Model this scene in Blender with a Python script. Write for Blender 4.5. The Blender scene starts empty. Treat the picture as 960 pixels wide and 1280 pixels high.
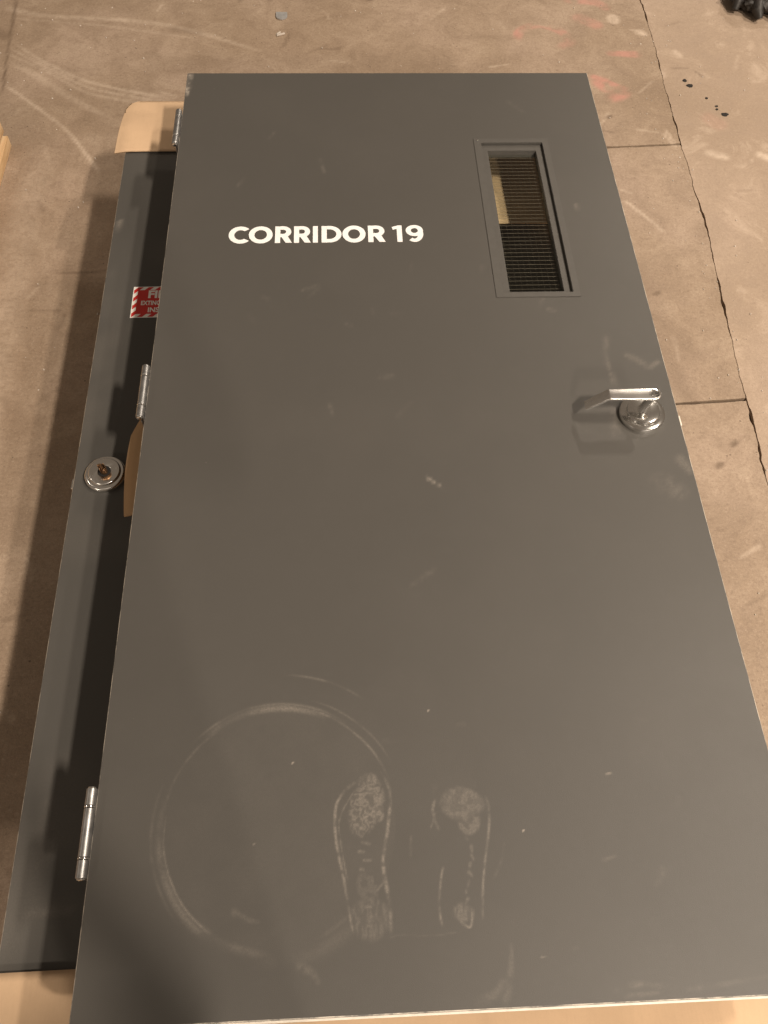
import bpy, bmesh, math, random
import numpy as np
from mathutils import Vector, Matrix

random.seed(7)
rng = np.random.default_rng(7)
sc = bpy.context.scene
col = sc.collection

# ------------------------------------------------------------------ camera
ZU = 0.52            # height of the top face of the upper door above the floor
ZL = ZU - 0.18       # top face of the lower door
cam_d = bpy.data.cameras.new('camera')
cam_d.sensor_fit = 'VERTICAL'; cam_d.sensor_height = 24.0; cam_d.lens = 18.969
cam_d.clip_start = 0.02; cam_d.clip_end = 100
cam = bpy.data.objects.new('camera', cam_d); col.objects.link(cam)
cam.location = (0.39878, 0.06399, 1.31452 + ZU)
cam.rotation_euler = (0.508426, -0.025872, -0.041797)
sc.camera = cam
sc.render.resolution_x = 768; sc.render.resolution_y = 1024

# ------------------------------------------------------------------ light: two rows of warm hall lamps, dim ambient
w = bpy.data.worlds.new('World'); sc.world = w; w.use_nodes = True
bg = w.node_tree.nodes['Background']
bg.inputs['Color'].default_value = (1.0, 0.78, 0.58, 1); bg.inputs['Strength'].default_value = 0.17
LAMP_COL = (1.0, 0.86, 0.71)
def hall_lamp(x, y, z, power, size=0.34):
    l = bpy.data.lights.new('hall_lamp', 'AREA'); l.shape = 'RECTANGLE'; l.size = size; l.size_y = 1.0
    l.energy = power; l.color = LAMP_COL
    o = bpy.data.objects.new('hall_lamp', l); col.objects.link(o); o.location = (x, y, z + ZU)
    return o
for (x, y, z, pw) in [(4.3, -10.5, 7, 1250), (4.4, -2.6, 7, 1030), (5.4, 2.0, 7, 420), (6.6, 10.0, 7, 480),
                      (-8.0, -8.0, 6, 430), (-8.0, 2.0, 6, 60)]:
    hall_lamp(x, y, z, pw)
sc.view_settings.view_transform = 'Standard'; sc.view_settings.look = 'None'
sc.view_settings.exposure = 0.0; sc.view_settings.gamma = 1.0
sc.view_settings.use_curve_mapping = False

# ------------------------------------------------------------------ helpers
def tag(o, label=None, cat=None, group=None, kind=None):
    if label: o['label'] = label
    if cat: o['category'] = cat
    if group: o['group'] = group
    if kind: o['kind'] = kind
    return o
def empty(name, loc=(0, 0, 0), rz=0.0):
    o = bpy.data.objects.new(name, None); col.objects.link(o)
    o.location = loc; o.rotation_euler = (0, 0, rz); o.empty_display_size = 0.05
    return o
def mesh_obj(name, verts, faces, mats, parent=None, smooth=False, fmat=None):
    me = bpy.data.meshes.new(name)
    me.from_pydata([tuple(v) for v in verts], [], [tuple(f) for f in faces])
    for m in (mats if isinstance(mats, (list, tuple)) else [mats]): me.materials.append(m)
    if fmat is not None: me.polygons.foreach_set('material_index', fmat)
    if smooth: me.polygons.foreach_set('use_smooth', [True] * len(me.polygons))
    me.update()
    o = bpy.data.objects.new(name, me); col.objects.link(o); o.parent = parent
    return o
def bm_obj(name, bm, mats, parent=None, smooth=False):
    bmesh.ops.recalc_face_normals(bm, faces=bm.faces[:])
    me = bpy.data.meshes.new(name); bm.to_mesh(me); bm.free()
    for m in (mats if isinstance(mats, (list, tuple)) else [mats]): me.materials.append(m)
    if smooth:
        me.polygons.foreach_set('use_smooth', [True] * len(me.polygons))
        me.set_sharp_from_angle(angle=math.radians(38))
    o = bpy.data.objects.new(name, me); col.objects.link(o); o.parent = parent
    return o
def bm_box(bm, lo, hi, bevel=0.0, rot=None, seg=2):
    c = [(a + b) / 2 for a, b in zip(lo, hi)]; s = [b - a for a, b in zip(lo, hi)]
    r = bmesh.ops.create_cube(bm, size=1.0)
    vs = r['verts']
    bmesh.ops.scale(bm, vec=s, verts=vs)
    if bevel > 0:
        es = list({e for v in vs for e in v.link_edges})
        rb = bmesh.ops.bevel(bm, geom=es, offset=bevel, segments=seg, affect='EDGES', profile=0.5)
        vs = list({v for v in rb['verts']} | {v for v in vs if v.is_valid})
    if rot is not None: bmesh.ops.rotate(bm, cent=(0, 0, 0), matrix=rot, verts=vs)
    bmesh.ops.translate(bm, vec=c, verts=vs)
    return vs
def box_obj(name, lo, hi, mat, parent=None, bevel=0.0, rot=None):
    bm = bmesh.new(); bm_box(bm, lo, hi, bevel, rot); return bm_obj(name, bm, mat, parent, smooth=bevel > 0)
def lathe(bm, prof, cx, cy, cz, n=72):
    rings = []
    for (r, z) in prof:
        if r < 1e-6: rings.append([bm.verts.new((cx, cy, cz + z))])
        else: rings.append([bm.verts.new((cx + r * math.cos(2 * math.pi * k / n), cy + r * math.sin(2 * math.pi * k / n), cz + z)) for k in range(n)])
    for a, b in zip(rings, rings[1:]):
        if len(a) == 1 and len(b) == 1: continue
        for k in range(n):
            k2 = (k + 1) % n
            if len(b) == 1: bm.faces.new((a[k], a[k2], b[0]))
            elif len(a) == 1: bm.faces.new((a[0], b[k2], b[k]))
            else: bm.faces.new((a[k], a[k2], b[k2], b[k]))
def loft(bm, rings, cap=True):
    R = [[bm.verts.new(p) for p in r] for r in rings]; n = len(R[0])
    for a, b in zip(R, R[1:]):
        for k in range(n): bm.faces.new((a[k], a[(k + 1) % n], b[(k + 1) % n], b[k]))
    if cap: bm.faces.new(R[0][::-1]); bm.faces.new(R[-1])
def tube(bm, pts, rad, n=8):
    rings = []
    for i, p in enumerate(pts):
        t = (Vector(pts[min(i + 1, len(pts) - 1)]) - Vector(pts[max(i - 1, 0)])).normalized()
        u = t.cross(Vector((0, 0, 1)));  u = u if u.length > 1e-4 else Vector((1, 0, 0)); u.normalize(); v = t.cross(u)
        r = rad[i] if isinstance(rad, (list, tuple)) else rad
        rings.append([Vector(p) + u * r * math.cos(2 * math.pi * k / n) + v * r * math.sin(2 * math.pi * k / n) for k in range(n)])
    loft(bm, rings)
def rrect(w2, h2, r, n=4):
    out = []
    for (sx, sy, a0) in ((1, 1, 0), (-1, 1, 90), (-1, -1, 180), (1, -1, 270)):
        for k in range(n + 1):
            a = math.radians(a0 + 90 * k / n)
            out.append((sx * (w2 - r) + r * math.cos(a), sy * (h2 - r) + r * math.sin(a)))
    return out
# value noise in numpy, only used for wear masks and uneven geometry
_perm = rng.random((256, 256))
def vnoise(x, y):
    xi = np.floor(x).astype(int); yi = np.floor(y).astype(int)
    fx = x - xi; fy = y - yi; fx = fx * fx * (3 - 2 * fx); fy = fy * fy * (3 - 2 * fy)
    g = lambda a, b: _perm[a % 256, b % 256]
    return (g(xi, yi) * (1 - fx) + g(xi + 1, yi) * fx) * (1 - fy) + (g(xi, yi + 1) * (1 - fx) + g(xi + 1, yi + 1) * fx) * fy
def fbm(x, y, o=4):
    s = 0; a = .5
    for k in range(o): s = s + a * vnoise(x * 2 ** k + 17 * k, y * 2 ** k + 31 * k); a *= .5
    return s / (1 - .5 ** o)
def sstep(a, b, x):
    t = np.clip((x - a) / (b - a), 0, 1); return t * t * (3 - 2 * t)
def smooth_line(pts, n=12):
    P = [np.array(p, float) for p in pts]; out = []
    for i in range(len(P) - 1):
        p0 = P[max(i - 1, 0)]; p1 = P[i]; p2 = P[i + 1]; p3 = P[min(i + 2, len(P) - 1)]
        for k in range(n):
            t = k / n
            out.append(.5 * ((2 * p1) + (-p0 + p2) * t + (2 * p0 - 5 * p1 + 4 * p2 - p3) * t * t + (-p0 + 3 * p1 - 3 * p2 + p3) * t ** 3))
    out.append(P[-1]); return np.array(out)
def stroke_mask(X, Y, pts, w0, w1=None, soft=.5, taper=True):
    """wear mask of a smear following a curve, width in metres"""
    L = smooth_line(pts); best = np.full(X.shape, 9.0); m = np.zeros(X.shape)
    w1 = w0 if w1 is None else w1
    pad = max(w0, w1) * 2
    sel = (X > L[:, 0].min() - pad) & (X < L[:, 0].max() + pad) & (Y > L[:, 1].min() - pad) & (Y < L[:, 1].max() + pad)
    xs = X[sel]; ys = Y[sel]; acc = np.zeros(xs.shape); n = len(L)
    for i in range(n - 1):
        a, b = L[i], L[i + 1]; d = b - a; q = (d @ d) + 1e-12
        t = np.clip(((xs - a[0]) * d[0] + (ys - a[1]) * d[1]) / q, 0, 1)
        dist = np.hypot(xs - a[0] - t * d[0], ys - a[1] - t * d[1])
        s = (i + .5) / (n - 1); wd = w0 + (w1 - w0) * s
        k = min(1, s / .12, (1 - s) / .12) if taper else 1
        acc = np.maximum(acc, k * (1 - sstep(wd * (1 - soft), wd, dist)))
    m[sel] = acc; return m

# ------------------------------------------------------------------ materials
def new_mat(name):
    m = bpy.data.materials.new(name); m.use_nodes = True
    nt = m.node_tree; nt.nodes.clear()
    out = nt.nodes.new('ShaderNodeOutputMaterial'); b = nt.nodes.new('ShaderNodeBsdfPrincipled')
    nt.links.new(b.outputs[0], out.inputs[0]); return m, nt, b
def N(nt, t, **kw):
    n = nt.nodes.new(t)
    for k, v in kw.items():
        if k in n.bl_rna.properties.keys(): setattr(n, k, v)
        else: n.inputs[k.replace('_', ' ')].default_value = v
    return n
def noise(nt, vec, scale, detail=6, rough=.6, dist=0):
    n = nt.nodes.new('ShaderNodeTexNoise'); n.inputs['Scale'].default_value = scale; n.inputs['Detail'].default_value = detail
    n.inputs['Roughness'].default_value = rough; n.inputs['Distortion'].default_value = dist
    nt.links.new(vec, n.inputs['Vector']); return n.outputs['Fac']
def ramp(nt, fac, stops):
    r = nt.nodes.new('ShaderNodeValToRGB'); e = r.color_ramp.elements
    while len(e) < len(stops): e.new(.5)
    for k, (p, c) in enumerate(stops):
        e[k].position = p; e[k].color = (c, c, c, 1) if isinstance(c, (int, float)) else (*c, 1)
    nt.links.new(fac, r.inputs[0]); return r.outputs[0]
def mix(nt, fac, a, b, mode='MIX'):
    n = nt.nodes.new('ShaderNodeMix'); n.data_type = 'RGBA'; n.blend_type = mode
    for s, v in ((n.inputs[0], fac), (n.inputs[6], a), (n.inputs[7], b)):
        if isinstance(v, (int, float)): s.default_value = v
        elif isinstance(v, tuple): s.default_value = (*v, 1)
        else: nt.links.new(v, s)
    return n.outputs[2]
def math_n(nt, op, a, b=None, clamp=False):
    n = nt.nodes.new('ShaderNodeMath'); n.operation = op; n.use_clamp = clamp
    for s, v in ((n.inputs[0], a), (n.inputs[1], b)):
        if v is None: continue
        if isinstance(v, (int, float)): s.default_value = v
        else: nt.links.new(v, s)
    return n.outputs[0]
def bump(nt, b, height, strength, dist):
    n = nt.nodes.new('ShaderNodeBump'); n.inputs['Strength'].default_value = strength; n.inputs['Distance'].default_value = dist
    nt.links.new(height, n.inputs['Height']); nt.links.new(n.outputs[0], b.inputs['Normal'])
def objco(nt): return nt.nodes.new('ShaderNodeTexCoord').outputs['Object']
def attr(nt, name):
    a = nt.nodes.new('ShaderNodeAttribute'); a.attribute_name = name; return a.outputs['Fac']

def door_paint(name, base):
    m, nt, b = new_mat(name); co = objco(nt)
    n1 = noise(nt, co, 2.3, 5, .55); n2 = noise(nt, co, 34, 6, .65); n3 = noise(nt, co, 900, 2, .5)
    c = mix(nt, ramp(nt, n1, [(.3, 0.0), (.7, 1.0)]), tuple(v * .975 for v in base), tuple(v * 1.025 for v in base))
    c = mix(nt, ramp(nt, n2, [(.52, 0.0), (.75, .08)]), c, tuple(v * 1.25 + .01 for v in base))
    # dried dust that shoes and a drum have left: the attribute carries where, noise breaks it up
    d = attr(nt, 'dust'); grain = ramp(nt, noise(nt, co, 260, 5, .7), [(.35, .35), (.65, 1.0)])
    dm = math_n(nt, 'MULTIPLY', d, grain, True)
    c = mix(nt, dm, c, (.46, .40, .34))
    # tiny specks
    v = nt.nodes.new('ShaderNodeTexVoronoi'); v.inputs['Scale'].default_value = 26; nt.links.new(co, v.inputs['Vector'])
    sp = ramp(nt, v.outputs['Distance'], [(.012, 1.0), (.022, 0.0)])
    sp = math_n(nt, 'MULTIPLY', sp, ramp(nt, noise(nt, co, 3.1, 2), [(.55, 0.0), (.62, .55)]))
    c = mix(nt, sp, c, (.42, .38, .33))
    nt.links.new(c, b.inputs['Base Color'])
    sm = noise(nt, co, 7, 6, .7, 1.2)
    r = mix(nt, dm, ramp(nt, sm, [(.3, .415), (.5, .43), (.7, .455)]), (.85, .85, .85))
    nt.links.new(r, b.inputs['Roughness']); b.inputs['Specular IOR Level'].default_value = .36
    h = math_n(nt, 'ADD', n3, math_n(nt, 'MULTIPLY', n1, 2.0))
    bump(nt, b, h, .2, .0010); return m
M_PAINT = door_paint('grey_door_paint', (.070, .0655, .0595))
M_PAINT_LOW = door_paint('grey_door_paint_lower', (.073, .0692, .0635))

def worn_edge():
    m, nt, b = new_mat('worn_paint_edge'); co = objco(nt)
    f = ramp(nt, noise(nt, co, 16, 6, .7), [(.42, 0.0), (.56, 1.0)])
    nt.links.new(mix(nt, f, (.16, .155, .15), (.62, .57, .5)), b.inputs['Base Color'])
    b.inputs['Roughness'].default_value = .45; b.inputs['Metallic'].default_value = .15; return m
M_EDGE = worn_edge()
def frame_paint():
    m, nt, b = new_mat('vision_frame_paint'); co = objco(nt)
    n = noise(nt, co, 60, 5, .6)
    nt.links.new(ramp(nt, n, [(.3, (.068, .0635, .0575)), (.7, (.077, .0725, .066))]), b.inputs['Base Color'])
    b.inputs['Roughness'].default_value = .5; bump(nt, b, noise(nt, co, 700, 2), .12, .001); return m
M_FRAME = frame_paint()
def plain(name, c, rough=.5, metal=0.0, var=.12, scale=40, bstr=0.0):
    m, nt, b = new_mat(name); co = objco(nt); n = noise(nt, co, scale, 6, .65)
    nt.links.new(ramp(nt, n, [(.3, tuple(v * (1 - var) for v in c)), (.7, tuple(min(1, v * (1 + var)) for v in c))]), b.inputs['Base Color'])
    if metal > .9: nt.links.new(ramp(nt, noise(nt, co, 30, 3), [(.3, rough * .9), (.7, rough * 1.12)]), b.inputs['Roughness'])
    else: nt.links.new(ramp(nt, noise(nt, co, scale * 3, 4), [(.3, rough * .85), (.7, min(1, rough * 1.2))]), b.inputs['Roughness'])
    b.inputs['Metallic'].default_value = metal
    if bstr: bump(nt, b, n, bstr, .002)
    return m
M_VINYL = plain('white_vinyl', (.80, .80, .80), .45, 0, .06)
M_CHROME = plain('satin_chrome', (.82, .81, .79), .13, 1.0, .04, 120)
M_SATIN = plain('brushed_satin_chrome', (.76, .75, .73), .22, 1.0, .06, 160)
M_STEEL = plain('dull_hinge_steel', (.42, .42, .42), .42, 1.0, .22, 90, .1)
M_DARK = plain('black_hole_shade', (.012, .011, .010), .7)  # flat black stands in for the shade inside holes and slots
M_BRONZE = plain('bronze_tailpiece', (.33, .19, .10), .35, .9, .2)
M_CREAM = plain('pale_cream', (.62, .57, .5), .5, 0, .15, 30)
M_RED = plain('sticker_red', (.56, .022, .018), .35, 0, .05)
M_WHITE = plain('sticker_white', (.82, .80, .76), .35, 0, .03)
M_TAR = plain('black_tar', (.014, .012, .010), .85, 0, .2)
M_GLOVE = plain('black_crumpled_plastic', (.022, .019, .017), .55, 0, .5, 30, .4)
M_TIN = plain('tin', (.48, .48, .48), .42, .6, .12)
M_GRIT = plain('grit_pale', (.52, .46, .4), .8, 0, .3)
M_WIRE = plain('glass_wire', (.22, .19, .15), .5, .2, .05)
def brushed():
    m, nt, b = new_mat('turned_chrome'); co = objco(nt)
    tn = nt.nodes.new('ShaderNodeTangent'); tn.direction_type = 'RADIAL'; tn.axis = 'Z'
    nt.links.new(tn.outputs[0], b.inputs['Tangent'])
    b.inputs['Base Color'].default_value = (.78, .77, .75, 1); b.inputs['Metallic'].default_value = 1
    b.inputs['Roughness'].default_value = .24; b.inputs['Anisotropic'].default_value = .85
    nt.links.new(ramp(nt, noise(nt, co, 80, 4), [(.3, .14), (.7, .2)]), b.inputs['Roughness']); return m
M_TURNED = brushed()
def glass():
    m, nt, b = new_mat('wired_glass'); nt.nodes.remove(b); out = nt.nodes['Material Output']
    t = nt.nodes.new('ShaderNodeBsdfTransparent'); t.inputs[0].default_value = (.91, .93, .90, 1)
    g = nt.nodes.new('ShaderNodeBsdfGlossy'); g.inputs['Roughness'].default_value = .04
    fr = nt.nodes.new('ShaderNodeFresnel'); fr.inputs[0].default_value = 1.5
    mx = nt.nodes.new('ShaderNodeMixShader'); gm = nt.nodes.new('ShaderNodeNewGeometry')
    nt.links.new(math_n(nt, 'MULTIPLY', fr.outputs[0], math_n(nt, 'SUBTRACT', 1.0, gm.outputs['Backfacing'])), mx.inputs[0]); nt.links.new(t.outputs[0], mx.inputs[1]); nt.links.new(g.outputs[0], mx.inputs[2])
    nt.links.new(mx.outputs[0], out.inputs[0]); return m
M_GLASS = glass()
def cardboard(name, c):
    m, nt, b = new_mat(name); co = objco(nt)
    n1 = noise(nt, co, 9, 6, .6); mp = nt.nodes.new('ShaderNodeMapping'); mp.inputs['Scale'].default_value = (260, 30, 30)
    nt.links.new(co, mp.inputs['Vector']); n2 = noise(nt, mp.outputs[0], 1.0, 5, .7); n3 = noise(nt, co, 500, 3, .7)
    cc = ramp(nt, n1, [(.3, tuple(v * .92 for v in c)), (.7, tuple(v * 1.06 for v in c))])
    cc = mix(nt, ramp(nt, n2, [(.4, 0.0), (.8, .22)]), cc, tuple(v * .78 for v in c))
    cc = mix(nt, ramp(nt, n3, [(.58, 0.0), (.75, .35)]), cc, tuple(v * .7 for v in c))
    nt.links.new(cc, b.inputs['Base Color']); b.inputs['Roughness'].default_value = .85; b.inputs['Specular IOR Level'].default_value = .2
    bump(nt, b, math_n(nt, 'ADD', n2, n3), .25, .0006); return m
M_CARD = cardboard('kraft_cardboard', (.555, .39, .25))
M_CARD_SHADE = cardboard('shaded_kraft_cardboard', (.42, .27, .15))  # darker copy of the kraft, shade between the doors put into its colour
def timber():
    m, nt, b = new_mat('pine_timber'); co = objco(nt)
    mp = nt.nodes.new('ShaderNodeMapping'); mp.inputs['Scale'].default_value = (28, 2.2, 28); nt.links.new(co, mp.inputs['Vector'])
    n = noise(nt, mp.outputs[0], 1.5, 7, .6, .6); f = noise(nt, co, 160, 4, .6)
    c = ramp(nt, n, [(.3, (.52, .33, .16)), (.5, (.66, .46, .26)), (.7, (.74, .55, .34))])
    c = mix(nt, ramp(nt, f, [(.55, 0.0), (.8, .3)]), c, (.36, .22, .11))
    nt.links.new(c, b.inputs['Base Color']); b.inputs['Roughness'].default_value = .7; bump(nt, b, n, .3, .002); return m
M_WOOD = timber()
def concrete():
    m, nt, b = new_mat('worn_concrete'); co = nt.nodes.new('ShaderNodeNewGeometry').outputs['Position']
    n1 = noise(nt, co, 1.3, 7, .6, .4); n2 = noise(nt, co, 6.5, 8, .68, .8); n3 = noise(nt, co, 46, 6, .7); n4 = noise(nt, co, 330, 3, .7)
    c = ramp(nt, n1, [(.30, (.262, .190, .128)), (.5, (.338, .254, .184)), (.68, (.41, .312, .240))])
    c = mix(nt, ramp(nt, n2, [(.38, .45), (.56, 0.0)]), c, (.215, .152, .104))
    c = mix(nt, ramp(nt, n2, [(.56, 0.0), (.74, .45)]), c, (.47, .375, .285))
    c = mix(nt, ramp(nt, n3, [(.34, .32), (.50, 0.0)]), c, (.18, .125, .085))
    c = mix(nt, ramp(nt, n4, [(.35, .35), (.52, 0.0)]), c, (.18, .13, .09))
    c = mix(nt, ramp(nt, n4, [(.6, 0.0), (.75, .3)]), c, (.52, .42, .33))
    n5 = noise(nt, co, 120, 5, .75)
    c = mix(nt, ramp(nt, n5, [(.34, .45), (.48, 0.0)]), c, (.17, .12, .085))
    c = mix(nt, ramp(nt, n5, [(.56, 0.0), (.70, .40)]), c, (.52, .42, .33))
    vp = nt.nodes.new('ShaderNodeTexVoronoi'); vp.inputs['Scale'].default_value = 38; nt.links.new(co, vp.inputs['Vector'])
    pit = math_n(nt, 'MULTIPLY', ramp(nt, vp.outputs['Distance'], [(.05, 1.0), (.12, 0.0)]), ramp(nt, noise(nt, co, 5, 3), [(.5, 0.0), (.6, .8)]))
    c = mix(nt, pit, c, (.10, .07, .05))
    # newer paler slab beyond the long joint
    c = mix(nt, math_n(nt, 'MULTIPLY', attr(nt, 'pale'), .27), c, (.47, .365, .285))
    c = mix(nt, math_n(nt, 'MULTIPLY', attr(nt, 'pale'), ramp(nt, n2, [(.55, 0.0), (.7, .3)])), c, (.58, .47, .38))
    d = math_n(nt, 'MULTIPLY', attr(nt, 'chalk'), ramp(nt, n3, [(.3, .35), (.6, 1.0)]), True)
    c = mix(nt, d, c, (.60, .49, .39))
    k = math_n(nt, 'MULTIPLY', attr(nt, 'stain'), ramp(nt, n3, [(.3, .55), (.6, 1.0)]), True)
    c = mix(nt, k, c, (.12, .08, .052))
    pk = math_n(nt, 'MULTIPLY', attr(nt, 'pink'), ramp(nt, n2, [(.36, .15), (.58, 1.0)]), True)
    c = mix(nt, pk, c, (.54, .225, .19))
    nt.links.new(c, b.inputs['Base Color'])
    nt.links.new(ramp(nt, n2, [(.3, .52), (.7, .75)]), b.inputs['Roughness']); b.inputs['Specular IOR Level'].default_value = .35
    h = math_n(nt, 'ADD', math_n(nt, 'MULTIPLY', n2, 1.0), math_n(nt, 'ADD', math_n(nt, 'MULTIPLY', n3, .35), math_n(nt, 'SUBTRACT', math_n(nt, 'MULTIPLY', n5, .25), math_n(nt, 'MULTIPLY', pit, .4))))
    bump(nt, b, h, .5, .006); return m
M_CONC = concrete()
M_JOINT = plain('joint_dirt', (.075, .055, .040), .95, 0, .4, 60, .3)

# ------------------------------------------------------------------ floor: dirt bed, slabs with ragged joints
floor = mesh_obj('floor', [(-7, -7, -.014), (8, -7, -.014), (8, 8, -.014), (-7, 8, -.014)], [(0, 1, 2, 3)], M_JOINT)
tag(floor, kind='structure')
CR = np.array([(1.47, -7), (1.50, .4), (1.524, 1.142), (1.524, 1.205), (1.535, 1.297), (1.535, 1.365), (1.536, 1.421), (1.54, 1.508), (1.553, 1.643),
               (1.561, 1.77), (1.576, 1.956), (1.590, 2.1), (1.591, 2.206), (1.589, 2.292), (1.596, 2.393), (1.595, 2.54), (1.604, 2.673),
               (1.612, 2.859), (1.623, 3.058), (1.629, 3.27), (1.63, 3.438), (1.645, 4.2), (1.70, 8)])
def crack_x(y): return np.interp(y, CR[:, 1], CR[:, 0])
def rag(y, k):     # ragged edge offset of one side of the joint
    base = .0010 + 0 * y
    chips = np.clip(fbm(y * 16 + k, y * 0 + k * 3.3, 3) - .54, 0, 1) * .016
    big = np.exp(-((y - 1.36) / .05) ** 2) * .006 + np.exp(-((y - 2.18) / .09) ** 2) * .004 + np.exp(-((y - 1.78) / .07) ** 2) * .003
    return base + chips + big * .6 * (.5 + vnoise(y * 60 + k, y * 0 + 2))
def wander(y): return (fbm(y * 5, y * 0 + 5.5, 5) - .5) * .010 + (vnoise(y * 55, y * 0 + 2.2) - .5) * .0035
RS = [(rng.uniform(-.95, 2.2), rng.uniform(.5, 3.5), rng.uniform(0, 6.28), rng.uniform(.01, .12), rng.uniform(.1, .45)) for _ in range(120)]
def paint_floor(X, Y):
    chalk = np.zeros(X.shape); stain = np.zeros(X.shape); pink = np.zeros(X.shape)
    nz = fbm(X * 14, Y * 14, 4)
    def ck(pts, w0, w1, a, soft=.9):
        nonlocal chalk; chalk = np.maximum(chalk, 1.0 * a * stroke_mask(X, Y, pts, w0, w1, soft) * (.4 + 1.0 * nz))
    def st(pts, w0, w1, a, soft=.9):
        nonlocal stain; stain = np.maximum(stain, a * stroke_mask(X, Y, pts, w0, w1, soft) * (.4 + 1.0 * nz))
    def pi_(pts, w0, w1, a, soft=.6):
        nonlocal pink; pink = np.maximum(pink, a * stroke_mask(X, Y, pts, w0, w1, soft) * sstep(.22, .48, nz))
    # sweeping chalky drag marks
    for k in range(3):
        o = .022 * k
        ck([(-.809 - o, 3.132 - o), (-.671, 3.008 - o), (-.481, 2.888 - o * 1.4), (-.20, 2.80 - o)], .010, .016, .50 - .08 * k)
    ck([(-.809, 2.888), (-.69, 2.773), (-.542, 2.618), (-.403, 2.40)], .008, .012, .62)
    ck([(-.80, 3.02), (-.66, 2.90), (-.55, 2.80), (-.42, 2.70)], .03, .02, .30)
    ck([(-.881, 3.368), (-.72, 3.315), (-.286, 3.263), (.119, 3.082)], .03, .015, .42)
    ck([(-.86, 3.30), (-.5, 3.25), (-.15, 3.17)], .012, .012, .30)
    ck([(-.62, 2.56), (-.575, 2.40), (-.64, 2.1), (-.70, 1.8)], .012, .020, .25)
    ck([(-.60, 2.45), (-.62, 2.2), (-.60, 1.7), (-.57, 1.2)], .09, .07, .30)
    ck([(1.341, 2.255), (1.40, 2.17), (1.445, 2.102)], .010, .012, .62)
    ck([(1.56, 2.62), (1.575, 2.53), (1.545, 2.60)], .010, .012, .55)
    ck([(1.495, 3.313), (1.497, 3.29)], .035, .03, .9, .6); ck([(1.58, 3.215), (1.60, 3.20)], .03, .02, .8)
    ck([(1.70, 3.084), (1.71, 3.06)], .022, .022, .6); ck([(1.69, 2.49), (1.74, 2.47)], .03, .03, .75); ck([(1.87, 2.48), (1.90, 2.46)], .03, .03, .8)
    for (cx, cy, a, L, am) in RS[:60]:
        ck([(cx, cy), (cx + L * math.cos(a), cy + L * math.sin(a))], .006, .012, am)
    # darker stains and hairlines
    st([(-.86, 3.45), (-.845, 3.25), (-.834, 3.107), (-.802, 2.819)], .012, .008, .75)
    st([(-.9, 3.2), (-.86, 3.18)], .05, .04, .5)
    st([(-.50, 1.955), (-.40, 1.948), (-.30, 1.96)], .009, .008, .7)
    st([(-.25, 3.24), (-.12, 3.20)], .03, .02, .35)
    for (px, py) in ((1.364, 2.688), (.529, 3.431), (1.31, 1.9), (1.40, 1.20), (1.36, 1.83), (1.46, 1.27)):
        st([(px, py), (px + .012, py + .008)], .014, .012, .8, .7)
    for (cx, cy, a, L, am) in RS[60:]:
        st([(cx, cy), (cx + L * math.cos(a), cy + L * math.sin(a))], .006, .014, am * 1.15)
    st([(1.30, 1.95), (1.34, 1.72), (1.40, 1.58)], .10, .08, .25); st([(1.34, 1.62), (1.37, 1.42)], .05, .05, .35)
    # faded red marking paint
    pi_([(1.09, 3.16), (1.115, 3.225), (1.19, 3.262), (1.27, 3.22), (1.30, 3.15), (1.26, 3.12)], .026, .030, .52)
    pi_([(1.37, 2.90), (1.40, 2.86), (1.44, 2.83), (1.40, 2.80)], .05, .04, .55)
    pi_([(1.35, 2.93), (1.46, 2.85)], .022, .02, .5)
    pi_([(1.44, 3.075), (1.545, 3.068)], .022, .03, .5)
    pi_([(1.33, 3.44), (1.44, 3.42), (1.48, 3.38)], .035, .03, .45); pi_([(1.36, 3.31), (1.42, 3.26)], .045, .04, .35)
    pi_([(1.74, 2.68), (1.76, 2.65)], .05, .05, .12)
    return chalk, stain, pink
def slab(X, Y, pale):
    ny, nx = X.shape
    V = np.stack([X, Y, .0012 * (fbm(X * 3, Y * 3, 3) - .5) * sstep(.03, .2, np.abs(X - .5)) - (.0005 * (X > .505) * (X.max() < .6))], -1).reshape(-1, 3)
    idx = np.arange(ny * nx).reshape(ny, nx)
    F = np.stack([idx[:-1, :-1], idx[:-1, 1:], idx[1:, 1:], idx[1:, :-1]], -1).reshape(-1, 4)
    # skirt so that the edges have depth
    b = np.concatenate([idx[0, :], idx[1:, -1], idx[-1, -2::-1], idx[-2:0:-1, 0]])
    base = len(V); SK = V[b].copy(); SK[:, 2] = -.013
    V = np.vstack([V, SK]); nb = len(b); j = np.arange(nb); j2 = (j + 1) % nb
    F = np.vstack([F, np.stack([b[j2], b[j], base + j, base + j2], -1)])
    me = bpy.data.meshes.new('slab'); me.vertices.add(len(V)); me.vertices.foreach_set('co', V.ravel())
    me.loops.add(F.size); me.loops.foreach_set('vertex_index', F.ravel().astype(np.int32))
    me.polygons.add(len(F)); me.polygons.foreach_set('loop_start', np.arange(0, F.size, 4, dtype=np.int32))
    me.update(calc_edges=True); me.validate(); me.polygons.foreach_set('use_smooth', [False] * len(me.polygons))
    ch, stn, pk = paint_floor(V[:, 0], V[:, 1])
    for nm, a in (('chalk', ch), ('stain', stn), ('pink', pk), ('pale', np.full(len(V), pale))):
        at = me.attributes.new(nm, 'FLOAT', 'POINT'); at.data.foreach_set('value', np.clip(a, 0, 1).astype(np.float32))
    me.materials.append(M_CONC)
    o = bpy.data.objects.new('slab', me); col.objects.link(o); o.parent = floor; return o
def axis(lo, hi, flo, fhi, step):
    a = [lo] if lo < flo else []
    return np.concatenate([np.array(a), np.arange(max(lo, flo), min(hi, fhi), step), np.array([hi])])
GY = np.concatenate([[-7], np.arange(-.4, .8, .02), np.arange(.8, 3.7, .0042), [8]])
Yr = GY[:, None]
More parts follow.
